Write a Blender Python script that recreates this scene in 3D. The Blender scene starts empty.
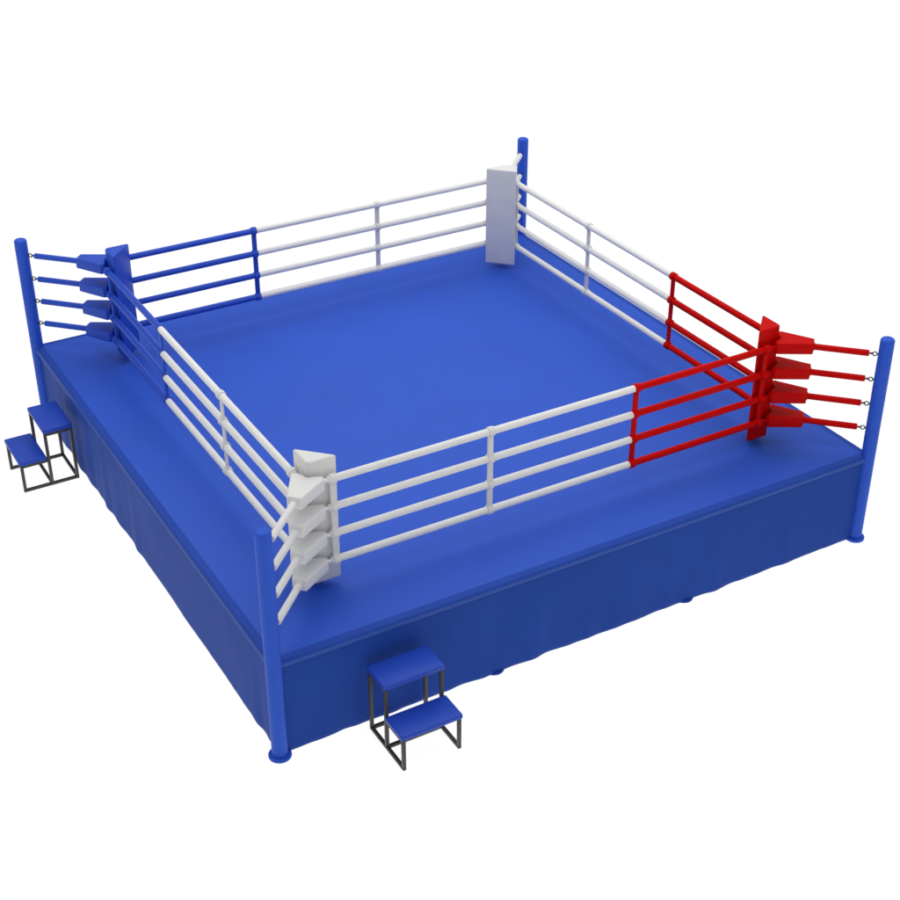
import bpy, bmesh, math, random
from mathutils import Vector, Matrix, noise

scene = bpy.context.scene
COL = scene.collection

# ------------------------------------------------------------------ materials
def principled(name, color, rough=0.5, spec=0.4, metallic=0.0, bump=0.0, bump_scale=300.0,
               tint=0.0, tint_scale=1.2, rough_var=0.0, sheen=0.0, bump_dist=0.002):
    m = bpy.data.materials.new(name)
    m.use_nodes = True
    nt = m.node_tree
    b = nt.nodes['Principled BSDF']
    b.inputs['Base Color'].default_value = (*color, 1)
    b.inputs['Roughness'].default_value = rough
    b.inputs['Specular IOR Level'].default_value = spec
    b.inputs['Metallic'].default_value = metallic
    if sheen:
        b.inputs['Sheen Weight'].default_value = sheen
    geo = nt.nodes.new('ShaderNodeNewGeometry')
    if tint or rough_var:
        n = nt.nodes.new('ShaderNodeTexNoise')
        n.inputs['Scale'].default_value = tint_scale
        n.inputs['Detail'].default_value = 5
        n.inputs['Roughness'].default_value = 0.62
        nt.links.new(geo.outputs['Position'], n.inputs['Vector'])
        if tint:
            mr = nt.nodes.new('ShaderNodeMapRange')
            mr.inputs['From Min'].default_value = 0.3
            mr.inputs['From Max'].default_value = 0.7
            mr.inputs['To Min'].default_value = 1 - tint
            mr.inputs['To Max'].default_value = 1 + tint
            nt.links.new(n.outputs['Fac'], mr.inputs['Value'])
            hv = nt.nodes.new('ShaderNodeHueSaturation')
            hv.inputs['Color'].default_value = (*color, 1)
            nt.links.new(mr.outputs['Result'], hv.inputs['Value'])
            nt.links.new(hv.outputs['Color'], b.inputs['Base Color'])
        if rough_var:
            mr2 = nt.nodes.new('ShaderNodeMapRange')
            mr2.inputs['From Min'].default_value = 0.3
            mr2.inputs['From Max'].default_value = 0.7
            mr2.inputs['To Min'].default_value = rough - rough_var
            mr2.inputs['To Max'].default_value = rough + rough_var
            nt.links.new(n.outputs['Fac'], mr2.inputs['Value'])
            nt.links.new(mr2.outputs['Result'], b.inputs['Roughness'])
    if bump:
        n2 = nt.nodes.new('ShaderNodeTexNoise')
        n2.inputs['Scale'].default_value = bump_scale
        n2.inputs['Detail'].default_value = 3
        nt.links.new(geo.outputs['Position'], n2.inputs['Vector'])
        bp = nt.nodes.new('ShaderNodeBump')
        bp.inputs['Strength'].default_value = bump
        bp.inputs['Distance'].default_value = bump_dist
        nt.links.new(n2.outputs['Fac'], bp.inputs['Height'])
        nt.links.new(bp.outputs['Normal'], b.inputs['Normal'])
    return m

BLUE = (0.027, 0.098, 0.575)
M = {}
M['mat'] = principled('ring_mat_vinyl', BLUE, 0.47, 0.18, bump=0.25, bump_scale=9, tint=0.05, tint_scale=0.9, rough_var=0.06, bump_dist=0.006)
M['border'] = principled('border_vinyl', (0.021, 0.070, 0.40), 0.5, 0.08, tint=0.05)
M['bead'] = principled('highlight_piping_vinyl', (0.039, 0.096, 0.41), 0.5, 0.13)  # lighter blue paints a highlight into the edge bead
M['skirt'] = principled('skirt_cloth', (0.019, 0.067, 0.365), 0.56, 0.055, bump=0.15, bump_scale=160, tint=0.06, tint_scale=1.6, sheen=0.0)
M['post'] = principled('post_paint', (0.030, 0.105, 0.62), 0.48, 0.12, tint=0.03, tint_scale=3)
M['blue'] = principled('blue_vinyl', (0.024, 0.083, 0.55), 0.38, 0.2, bump=0.15, bump_scale=220, tint=0.04, tint_scale=5)
M['red'] = principled('red_vinyl', (0.575, 0.0025, 0.002), 0.40, 0.05, bump=0.15, bump_scale=220, tint=0.04, tint_scale=5)
M['white'] = principled('white_vinyl', (0.76, 0.76, 0.75), 0.45, 0.2, bump=0.15, bump_scale=220, tint=0.03, tint_scale=5)
M['rope_white'] = principled('white_rope_cover', (0.84, 0.84, 0.83), 0.5, 0.2, bump=0.2, bump_scale=150, tint=0.03, tint_scale=7)
M['tread'] = principled('tread_vinyl', (0.020, 0.072, 0.50), 0.36, 0.22, bump=0.12, bump_scale=200, tint=0.04, tint_scale=6)
M['steel'] = principled('dark_steel', (0.058, 0.055, 0.049), 0.45, 0.35, metallic=0.0, tint=0.12, tint_scale=14)
M['hook'] = principled('hook_steel', (0.045, 0.045, 0.045), 0.35, 0.5, metallic=0.2)

# ------------------------------------------------------------------ mesh helpers
def obj(name, bm, mat, parent=None, smooth_deg=35):
    bmesh.ops.recalc_face_normals(bm, faces=bm.faces)
    me = bpy.data.meshes.new(name)
    bm.to_mesh(me); bm.free()
    me.materials.append(M[mat])
    for p in me.polygons:
        p.use_smooth = True
    me.set_sharp_from_angle(angle=math.radians(smooth_deg))
    o = bpy.data.objects.new(name, me)
    COL.objects.link(o)
    if parent is not None:
        o.parent = parent
    return o

def thing(name, label, cat, loc=(0, 0, 0), rz=0.0, group=None):
    o = bpy.data.objects.new(name, None)
    COL.objects.link(o)
    o.empty_display_size = 0.1
    o.location = loc
    o.rotation_euler = (0, 0, rz)
    return tag(o, label, cat, group)

def tag(o, label, cat, group=None):
    o['label'] = label; o['category'] = cat
    if group: o['group'] = group
    return o

def dup(root, loc, rz, label):
    """a copy of a thing with copies of its parts and sub-parts"""
    r = root.copy(); COL.objects.link(r)
    r.location = loc; r.rotation_euler = (0, 0, rz); r['label'] = label
    for ch in list(root.children):
        c = ch.copy(); COL.objects.link(c); c.parent = r
        for g in list(ch.children):
            d = g.copy(); COL.objects.link(d); d.parent = c
    return r

def bevel_all(bm, w, seg=3, min_angle=20):
    es = [e for e in bm.edges if len(e.link_faces) == 2 and e.calc_face_angle(0) > math.radians(min_angle)]
    bmesh.ops.bevel(bm, geom=es, offset=w, offset_type='OFFSET', segments=seg, profile=0.5, affect='EDGES', clamp_overlap=True)

def add_prism(bm, pts, z0, z1):
    lo = [bm.verts.new((x, y, z0)) for x, y in pts]
    hi = [bm.verts.new((x, y, z1)) for x, y in pts]
    n = len(pts)
    bm.faces.new(list(reversed(lo))); bm.faces.new(hi)
    for i in range(n):
        j = (i + 1) % n
        bm.faces.new((lo[i], lo[j], hi[j], hi[i]))

def prism(pts, z0, z1, bev=0.01, seg=3):
    bm = bmesh.new(); add_prism(bm, pts, z0, z1)
    bmesh.ops.recalc_face_normals(bm, faces=bm.faces)
    bevel_all(bm, bev, seg)
    return bm

def soft_outline(pts, d, rc, seg):
    # outline of a counter-clockwise polygon moved inwards by d, corners rounded (constant vertex count)
    n = len(pts); P2 = [Vector(p) for p in pts]
    q = []
    for i in range(n):
        a, b, c = P2[i - 1], P2[i], P2[(i + 1) % n]
        e0, e1 = (b - a).normalized(), (c - b).normalized()
        n0, n1 = Vector((-e0.y, e0.x)), Vector((-e1.y, e1.x))
        q.append(b + (n0 + n1) * (d / (1 + n0.dot(n1))))
    out = []
    for i in range(n):
        a, b, c = q[i - 1], q[i], q[(i + 1) % n]
        e0, e1 = (b - a).normalized(), (c - b).normalized()
        turn = math.atan2(e0.cross(e1), e0.dot(e1))
        rad = rc[i] if isinstance(rc, (list, tuple)) else rc
        r = max(rad - d, 0.0015) if turn > 0 else 0.004 + d
        t = min(r * math.tan(abs(turn) / 2), 1.1 * r, 0.45 * min((b - a).length, (c - b).length))
        r = t / max(math.tan(abs(turn) / 2), 1e-6)
        sgn = 1 if turn > 0 else -1
        p0 = b - e0 * t
        ctr = p0 + Vector((-e0.y, e0.x)) * r * sgn
        v0 = p0 - ctr
        for k in range(seg + 1):
            ang = turn * k / seg
            out.append(ctr + Vector((v0.x * math.cos(ang) - v0.y * math.sin(ang), v0.x * math.sin(ang) + v0.y * math.cos(ang))))
    return out

def soft_prism(pts, z0, z1, rc, re, seg=5, puff=0.0):
    area = sum(pts[i - 1][0] * pts[i][1] - pts[i][0] * pts[i - 1][1] for i in range(len(pts)))
    if area < 0:
        pts = list(reversed(pts))
        rc = list(reversed(rc)) if isinstance(rc, (list, tuple)) else rc
    bm = bmesh.new(); rings = []
    lv = []
    for k in range(seg + 1):
        a = math.pi / 2 * k / seg
        lv.append((re * (1 - math.sin(a)), z0 + re * (1 - math.cos(a))))
    for d, z in lv + [(d, z0 + z1 - z) for d, z in reversed(lv)]:
        rings.append([bm.verts.new((p.x, p.y, z)) for p in soft_outline(pts, d, rc, seg)])
    for a, b in zip(rings, rings[1:]):
        m = len(a)
        for k in range(m):
            j = (k + 1) % m
            bm.faces.new((a[k], a[j], b[j], b[k]))
    bm.faces.new(list(reversed(rings[0]))); bm.faces.new(rings[-1])
    return bm

def box(x0, x1, y0, y1, z0, z1, bev=0.004, seg=2):
    return prism([(x0, y0), (x1, y0), (x1, y1), (x0, y1)], z0, z1, bev, seg)

def add_lathe(bm, prof, a, b, n=32):
    """prof: list of (t in metres along a->b, radius); closed with end caps"""
    a, b = Vector(a), Vector(b)
    d = (b - a).normalized()
    u = d.orthogonal().normalized(); v = d.cross(u)
    rings = []
    for t, r in prof:
        c = a + d * t
        rings.append([bm.verts.new(c + (u * math.cos(2 * math.pi * k / n) + v * math.sin(2 * math.pi * k / n)) * r) for k in range(n)])
    for q, s in zip(rings, rings[1:]):
        for k in range(n):
            j = (k + 1) % n
            bm.faces.new((q[k], q[j], s[j], s[k]))
    bm.faces.new(list(reversed(rings[0]))); bm.faces.new(rings[-1])

def rounded(L, r, e=0.01, seg=4, t0=0.0):
    """profile of a rod with rounded ends"""
    p = []
    for i in range(seg + 1):
        a = math.pi / 2 * i / seg
        p.append((t0 + e - e * math.cos(a), r - e + e * math.sin(a)))
    q = [(2 * t0 + L - t, rr) for t, rr in reversed(p)]
    return p + q

def rod(a, b, r, e=0.008, n=28):
    bm = bmesh.new()
    L = (Vector(b) - Vector(a)).length
    add_lathe(bm, rounded(L, r, e), a, b, n)
    return bm

def add_torus(bm, c, axis, R, r, n=24, m=10, stretch=None, f=1.0):
    axis = Vector(axis).normalized()
    u = Vector(stretch).normalized() if stretch else axis.orthogonal().normalized()
    v = axis.cross(u)
    rings = []
    for i in range(n):
        a = 2 * math.pi * i / n
        dirv = u * math.cos(a) + v * math.sin(a)
        ctr = Vector(c) + u * math.cos(a) * R * f + v * math.sin(a) * R
        rings.append([bm.verts.new(ctr + (dirv * math.cos(2 * math.pi * k / m) + axis * math.sin(2 * math.pi * k / m)) * r) for k in range(m)])
    for i in range(n):
        q, s = rings[i], rings[(i + 1) % n]
        for k in range(m):
            j = (k + 1) % m
            bm.faces.new((q[k], q[j], s[j], s[k]))

# ------------------------------------------------------------------ dimensions
P = 3.5                                   # corner posts at (+-P, +-P)
Q = 2.786                                 # rope square, half side
RZ = [2.297, 1.998, 1.706, 1.413]         # the four rope heights, top first
ROPE_R = 0.036
S = 0.85                                  # middle spacer straps at +-S
SC = 2.515                                # spacer straps beside the corner pads
ORD = ['topmost', 'second from top', 'third from top', 'lowest']

# ------------------------------------------------------------------ the ground: added translucent sheet, lit from below to stay white without shadows
def ground():
    m = bpy.data.materials.new('white_backlit_sheet'); m.use_nodes = True
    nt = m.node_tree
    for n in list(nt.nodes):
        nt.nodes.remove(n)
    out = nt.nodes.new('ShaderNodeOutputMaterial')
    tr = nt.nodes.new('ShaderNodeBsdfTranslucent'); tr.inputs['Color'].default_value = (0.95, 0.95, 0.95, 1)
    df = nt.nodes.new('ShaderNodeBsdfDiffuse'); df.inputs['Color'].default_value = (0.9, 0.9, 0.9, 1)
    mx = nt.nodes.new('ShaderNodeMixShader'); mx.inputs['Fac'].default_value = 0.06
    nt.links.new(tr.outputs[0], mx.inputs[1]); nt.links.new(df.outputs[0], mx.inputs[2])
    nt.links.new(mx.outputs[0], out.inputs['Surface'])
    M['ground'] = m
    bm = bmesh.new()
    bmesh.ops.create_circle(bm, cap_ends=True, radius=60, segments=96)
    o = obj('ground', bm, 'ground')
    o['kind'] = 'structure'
    o['label'] = 'added white translucent sheet, lit from below, under the boxing ring'
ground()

# ------------------------------------------------------------------ platform
plat = thing('ring_platform', 'large square blue boxing ring platform with smooth mat and hanging cloth skirt', 'platform')
E_ = 3.446
bm = bmesh.new()
add_prism(bm, [(-E_, -E_), (E_, -E_), (E_, E_), (-E_, E_)], 1.03, 1.095)
bmesh.ops.recalc_face_normals(bm, faces=bm.faces)
bevel_all(bm, 0.008, 3)
obj('mat', bm, 'mat', plat)

def border(name, prof, mat):
    bm = bmesh.new()
    loops = []
    for d, z in prof:
        loops.append([bm.verts.new((sx * d, sy * d, z)) for sx, sy in ((-1, -1), (1, -1), (1, 1), (-1, 1))])
    n = len(loops)
    for i in range(n):
        a, b = loops[i], loops[(i + 1) % n]
        for k in range(4):
            j = (k + 1) % 4
            bm.faces.new((a[k], a[j], b[j], b[k]))
    return obj(name, bm, mat, plat, 50)
prof = [(3.40, 1.088), (3.452, 1.0935)]
for k in range(9):
    a = math.pi / 2 * k / 8
    prof.append((3.500 + 0.030 * math.sin(a), 1.0635 + 0.030 * math.cos(a)))
prof += [(3.528, 1.042), (3.516, 1.024), (3.49, 1.012), (3.40, 1.01)]
border('edge_border', prof, 'border')
pf = []
for i in range(12):
    a = 2 * math.pi * i / 12
    pf.append((3.521 + 0.014 * math.cos(a), 1.046 + 0.026 * math.sin(a)))
border('highlight_piping', pf, 'bead')  # pale strip stands in for the highlight along the rounded edge

def skirt_panel(seed, ang):
    rnd = random.Random(seed)
    nx, nz = 260, 26
    waves = [(rnd.uniform(0.30, 0.40), rnd.uniform(0, 6.28), 0.55), (rnd.uniform(0.5, 0.66), rnd.uniform(0, 6.28), 0.7),
             (rnd.uniform(1.0, 1.4), rnd.uniform(0, 6.28), 0.5), (rnd.uniform(0.2, 0.25), rnd.uniform(0, 6.28), 0.2)]
    bm = bmesh.new()
    rot = Matrix.Rotation(ang, 3, 'Z')
    grid = []
    H = 3.462
    for i in range(nx + 1):
        x = -H + 2 * H * i / nx
        endf = min(1.0, (H - abs(x)) / 0.35)
        row = []
        amp = 0.5 + 0.9 * noise.noise((x * 0.55, seed * 3.7, 0.0))
        for k in range(nz + 1):
            t = k / nz                       # 0 at the top, 1 at the hem
            g = t ** 0.9
            w = sum(a * math.sin(2 * math.pi * (x + 0.03 * noise.noise((x, t * 2, seed))) / L + ph) for L, ph, a in waves)
            nn = noise.noise((x * 1.7, t * 1.3, seed * 9.1))
            y = -(3.502 + 0.003 * t + endf * (0.0105 * g * w * amp + 0.012 * nn * min(1, t * 3)))
            z = 1.034 + (0.020 + endf * 0.006 * math.sin(2 * math.pi * x / 0.47 + seed) * amp - 1.034) * t
            row.append(bm.verts.new(rot @ Vector((x, y, z))))
        grid.append(row)
    for i in range(nx):
        for k in range(nz):
            bm.faces.new((grid[i][k], grid[i + 1][k], grid[i + 1][k + 1], grid[i][k + 1]))
    o = obj('skirt', bm, 'skirt', plat, 80)
    so = o.modifiers.new('thickness', 'SOLIDIFY'); so.thickness = 0.005; so.offset = -1
    return o
for k, sd in enumerate((3, 11, 5, 8)):
    skirt_panel(sd, k * math.pi / 2)

for x, y in ((-P / 3, -3.42), (P / 3, -3.42), (-3.375, -P / 3), (-3.375, P / 3)):
    leg = obj('support_leg', rod((x, y, 0.02), (x, y, 1.02), 0.06, 0.004), 'post', plat)
    bm = bmesh.new(); add_lathe(bm, rounded(0.026, 0.108, 0.006), (x, y, 0), (x, y, 1), 40)
    obj('foot', bm, 'border', leg)

# ------------------------------------------------------------------ corner posts
POST_LABEL = {
    (-1, -1): 'blue round post closest to the camera, at the near white corner',
    (1, -1): 'blue round post hooked to the red corner cushions',
    (1, 1): 'blue round post behind the far white corner pad',
    (-1, 1): 'blue round post hooked to the blue corner cushions',
}
post0 = thing('corner_post', POST_LABEL[(-1, -1)], 'post', (-P, -P, 0), 0, 'posts at the ring corners')
bm = bmesh.new()
add_lathe(bm, rounded(2.49 - 0.02, 0.0745, 0.030, 7), (0, 0, 0.02), (0, 0, 3), 48)
obj('pole', bm, 'post', post0)
bm = bmesh.new(); add_lathe(bm, rounded(0.032, 0.108, 0.008), (0, 0, 0), (0, 0, 1), 48)
obj('foot_plate', bm, 'post', post0)
for z in RZ:                                # eye bolts, facing along +x+y before the copy is turned
    bm = bmesh.new()
    d = Vector((1, 1, 0)).normalized()
    add_lathe(bm, rounded(0.018, 0.010, 0.002), d * 0.070 + Vector((0, 0, z)), d * 1 + Vector((0, 0, z)), 14)
    add_torus(bm, d * 0.105 + Vector((0, 0, z)), Vector((-1, 1, 0)), 0.022, 0.0065)
    obj('eye_bolt', bm, 'hook', post0)
CORNERS = [((-1, -1), 0.0), ((1, -1), math.pi / 2), ((1, 1), math.pi), ((-1, 1), -math.pi / 2)]
for (sx, sy), rz in CORNERS[1:]:
    dup(post0, (sx * P, sy * P, 0), rz, POST_LABEL[(sx, sy)])

# ------------------------------------------------------------------ corner pads and turnbuckle cushions
CN = {(-1, -1): ('white', 'near white corner'), (1, -1): ('red', 'red corner'),
      (1, 1): ('white', 'far white corner'), (-1, 1): ('blue', 'blue corner')}
PAD_LABEL = {
    (-1, -1): 'tall white triangular corner pad facing inward behind the nearest post',
    (1, -1): 'tall red triangular corner pad standing over the mat',
    (1, 1): 'tall white corner pad at far corner, shaded flat inner face showing',
    (-1, 1): 'tall blue triangular corner pad standing over the mat',
}
tri = [(2.738, 2.432), (2.738, 2.738), (2.432, 2.738)]
for (sx, sy), rz in CORNERS:
    colr, cname = CN[(sx, sy)]
    c = 2.63
    # local coordinates: centred on the diagonal, outward along -x-y (as at the near corner)
    t = thing('corner_pad', PAD_LABEL[(sx, sy)], 'corner pad', (sx * c, sy * c, 1.162), rz, 'tall pads in the ring corners')
    pts = [(-(x - c), -(y - c)) for x, y in tri]
    bm = soft_prism(pts, 0.0, 1.338, [0.024, 0.048, 0.024], 0.019, 6)
    obj('cushion', bm, colr, t)
    for s in (0, 1):                       # two ties that hold the pad to the ropes behind
        for z in (RZ[0], RZ[3]):
            px, py = (2.738, 2.50) if s == 0 else (2.50, 2.738)
            a = Vector((-(px - c), -(py - c), z - 1.162))
            b = a + (Vector((-0.020, 0, 0)) if s == 0 else Vector((0, -0.020, 0)))
            obj('rope_tie', rod(a, b, 0.016, 0.003, 14), colr, t)
    # four turnbuckles
    for i, z in enumerate(RZ):
        r = thing('turnbuckle', f'{ORD[i]} of the wedge-shaped {colr} cushions hooked to {cname} post', 'turnbuckle pad',
                  (sx * 3.0, sy * 3.0, z), rz, f'turnbuckle cushions in the ring corners')
        w = [(2.612, 2.794), (2.680, 2.758), (2.742, 2.742), (2.758, 2.680), (2.794, 2.612), (2.846, 2.622), (3.034, 2.938), (2.938, 3.034), (2.622, 2.846)]
        pts = [(-(x - 3.0), -(y - 3.0)) for x, y in w]
        obj('cushion', soft_prism(pts, -0.063, 0.063, 0.016, 0.014), colr, r)
        def dp(k, zz=0.0):
            return Vector((-(k - 3.0), -(k - 3.0), zz))
        obj('collar', rod(dp(2.975), dp(2.9925), 0.046, 0.004), colr, r)
        obj('sleeve', rod(dp(2.985), dp(3.385), 0.0335, 0.006), colr, r)
        bm = bmesh.new()
        add_lathe(bm, rounded(0.018, 0.009, 0.002), dp(3.382), dp(3.5), 14)
        add_torus(bm, dp(3.4015), (0, 0, 1), 0.013, 0.0055, stretch=(1, 1, 0), f=1.3)
        obj('hook', bm, 'hook', r)

# ------------------------------------------------------------------ ropes (four per side) and spacer straps
# each side: local x runs from the first corner to the second, local y = -Q is the rope line
SIDES = [  # rotation, colour at -x end, at +x end, names of the corners
    (0.0, 'white', 'red', 'near white corner', 'red corner'),
    (math.pi / 2, 'red', 'white', 'red corner', 'far white corner'),
    (math.pi, 'white', 'blue', 'far white corner', 'blue corner'),
    (-math.pi / 2, 'blue', 'white', 'blue corner', 'near white corner'),
]
ENDX = 2.652
def RM(c): return 'rope_white' if c == 'white' else c
def rope_seg(x0, x1, neck0, neck1):
    """padded rope tube from x0 to x1; a thin neck where it runs into a turnbuckle cushion"""
    prof = []
    if neck0:
        prof += [(0, 0.019), (0.085, 0.019), (0.088, ROPE_R - 0.004), (0.094, ROPE_R)]
    else:
        prof += [(0, ROPE_R - 0.005), (0.005, ROPE_R)]
    L = x1 - x0
    if neck1:
        prof += [(L - 0.094, ROPE_R), (L - 0.088, ROPE_R - 0.004), (L - 0.085, 0.019), (L, 0.019)]
    else:
        prof += [(L - 0.005, ROPE_R), (L, ROPE_R - 0.005)]
    bm = bmesh.new()
    add_lathe(bm, prof, (x0, 0, 0), (x1, 0, 0), 24)
    return bm

def strap_bm():
    return prism([(-0.030, -0.011), (0.030, -0.011), (0.030, 0.011), (-0.030, 0.011)], RZ[3], RZ[0], 0.005, 3)
def cuff_bm(z):
    bm = bmesh.new()
    add_lathe(bm, rounded(0.064, 0.0485, 0.007), (-0.032, 0, z), (1, 0, z), 28)
    return bm

for rz, c0, c1, n0, n1 in SIDES:
    rot = Matrix.Rotation(rz, 4, 'Z')
    colr = c0 if c1 == 'white' else c1      # the coloured third of the side
    for i, z in enumerate(RZ):
        t = thing('ring_rope', f'{ORD[i]} of the {"white and " + colr} ropes from {n0} to {n1}', 'rope',
                  rot @ Vector((0, -Q, z)), rz, 'ropes around the ring')
        split = S if c1 != 'white' else -S
        a = obj('rope_cover', rope_seg(-ENDX, split, True, False), RM(c0), t); a['label'] = f'{c0} padded rope cover'
        b = obj('rope_cover', rope_seg(split, ENDX, False, True), RM(c1), t); b['label'] = f'{c1} padded rope cover'
    # straps
    for x in (-SC, -S, S, SC):
        if x == -SC: cc, lab = c0, f'{c0} strap joining the ropes at the {n0} pad, on side towards {n1}'
        elif x == SC: cc, lab = c1, f'{c1} strap joining the ropes at the {n1} pad, on side towards {n0}'
        else:
            cc = c0 if x < 0 else c1
            if cc == 'white': lab = f'white strap joining the four ropes mid-side, between {n0} and {n1}'
            else: lab = f'{cc} strap where ropes change to white, between {n0} and {n1}'
        t = thing('rope_spacer', lab, 'rope spacer', rot @ Vector((x, -Q, 0)), rz, 'straps that join the ring ropes')
        obj('strap', strap_bm(), cc, t)
        for z in RZ:
            obj('cuff', cuff_bm(z), cc, t)

# ------------------------------------------------------------------ step stools
def step_stool():
    # local: x across, y = 0 against the skirt, -y outwards
    t = thing('step_stool', 'two-tread step stool, blue treads on dark steel frame, against side below near white corner', 'step stool',
              (-2.318, -3.57, 0), 0, 'step stools beside the platform')
    hw, tb = 0.305, 0.034
    yb, ym, yf = -0.012, -0.350, -0.672       # outer faces of the back, middle and front legs
    for sx in (-1, 1):
        xo, xi = sx * hw, sx * (hw - tb)
        x0, x1 = min(xo, xi), max(xo, xi)
        obj('leg', box(x0, x1, yb - tb, yb, tb, 0.695), 'steel', t)
        obj('leg', box(x0, x1, ym, ym + tb, tb, 0.695), 'steel', t)
        obj('leg', box(x0, x1, yf, yf + tb, tb, 0.355), 'steel', t)
        obj('base_rail', box(x0, x1, yf, yb, 0.0, tb - 0.0005), 'steel', t)
        obj('tread_rail', box(x0, x1, ym + tb + 0.0005, yb - tb - 0.0005, 0.695 - tb, 0.695), 'steel', t)
        obj('tread_rail', box(x0, x1, yf + tb + 0.0005, ym - 0.0005, 0.355 - tb, 0.355), 'steel', t)
    for y in (yb - tb, ym):
        obj('cross_rail', box(-hw + tb + 0.0005, hw - tb - 0.0005, y, y + tb, 0.001, tb - 0.001), 'steel', t)
    obj('cross_rail', box(-hw + tb + 0.0005, hw - tb - 0.0005, yb - tb, yb, 0.695 - tb, 0.694), 'steel', t)
    obj('upper_tread', box(-hw - 0.012, hw + 0.012, ym - 0.006, yb + 0.004, 0.696, 0.752, 0.016, 4), 'tread', t)
    obj('lower_tread', box(-hw - 0.012, hw + 0.012, yf - 0.010, ym - 0.008, 0.356, 0.410, 0.016, 4), 'tread', t)
    return t
st = step_stool()
dup(st, (-3.57, 2.345, 0), -math.pi / 2, 'two-tread step stool, blue treads on dark steel frame, beside the blue corner post')

# ------------------------------------------------------------------ camera
cam = bpy.data.cameras.new('camera')
co = bpy.data.objects.new('camera', cam); COL.objects.link(co)
cam.sensor_width = 36; cam.sensor_height = 36
cam.lens = 36 * 1490.6778 / 900
cam.clip_start = 0.1; cam.clip_end = 500
yaw, pitch = 1.0468, 0.5454
f = Vector((math.cos(pitch) * math.cos(yaw), math.cos(pitch) * math.sin(yaw), -math.sin(pitch)))
r = Vector((math.sin(yaw), -math.cos(yaw), 0)); u = r.cross(f)
mw = Matrix((r, u, -f)).transposed().to_4x4()
mw.translation = Vector((-7.2611, -13.112, 9.4627))
co.matrix_world = mw
scene.camera = co

# ------------------------------------------------------------------ light: white world brightest from below the ground, one large overhead softbox
w = bpy.data.worlds.new('World'); scene.world = w; w.use_nodes = True
nt = w.node_tree
bg = nt.nodes['Background']
tc = nt.nodes.new('ShaderNodeTexCoord')
sep = nt.nodes.new('ShaderNodeSeparateXYZ')
nt.links.new(tc.outputs['Generated'], sep.inputs[0])
ramp = nt.nodes.new('ShaderNodeMapRange')            # added brightness below the horizon shines through the ground sheet, dimmer gradient above
ramp.inputs['From Min'].default_value = 0.0; ramp.inputs['From Max'].default_value = 1.0
ramp.inputs['To Min'].default_value = 0.05; ramp.inputs['To Max'].default_value = 0.86
nt.links.new(sep.outputs['Z'], ramp.inputs['Value'])
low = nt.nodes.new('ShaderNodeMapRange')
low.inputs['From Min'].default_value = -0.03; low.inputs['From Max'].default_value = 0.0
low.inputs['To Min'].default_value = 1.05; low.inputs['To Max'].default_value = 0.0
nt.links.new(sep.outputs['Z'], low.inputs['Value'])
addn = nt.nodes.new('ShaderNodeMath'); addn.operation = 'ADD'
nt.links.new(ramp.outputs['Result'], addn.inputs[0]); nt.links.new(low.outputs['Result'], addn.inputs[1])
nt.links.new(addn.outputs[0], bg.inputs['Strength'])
bg.inputs['Color'].default_value = (1, 1, 1, 1)

def area(name, loc, target, size, power):
    l = bpy.data.lights.new(name, 'AREA'); l.shape = 'SQUARE'; l.size = size; l.energy = power
    o = bpy.data.objects.new(name, l); COL.objects.link(o)
    o.location = loc
    o.rotation_euler = (Vector(target) - Vector(loc)).to_track_quat('-Z', 'Y').to_euler()
    return o
area('softbox', (2.4, 2.8, 11.0), (2.0, 2.3, 1), 18.0, 985)

# ------------------------------------------------------------------ render settings
vs = scene.view_settings
vs.view_transform = 'Standard'; vs.look = 'None'; vs.exposure = 0; vs.gamma = 1
scene.cycles.use_denoising = True
scene.cycles.max_bounces = 8
scene.render.film_transparent = False
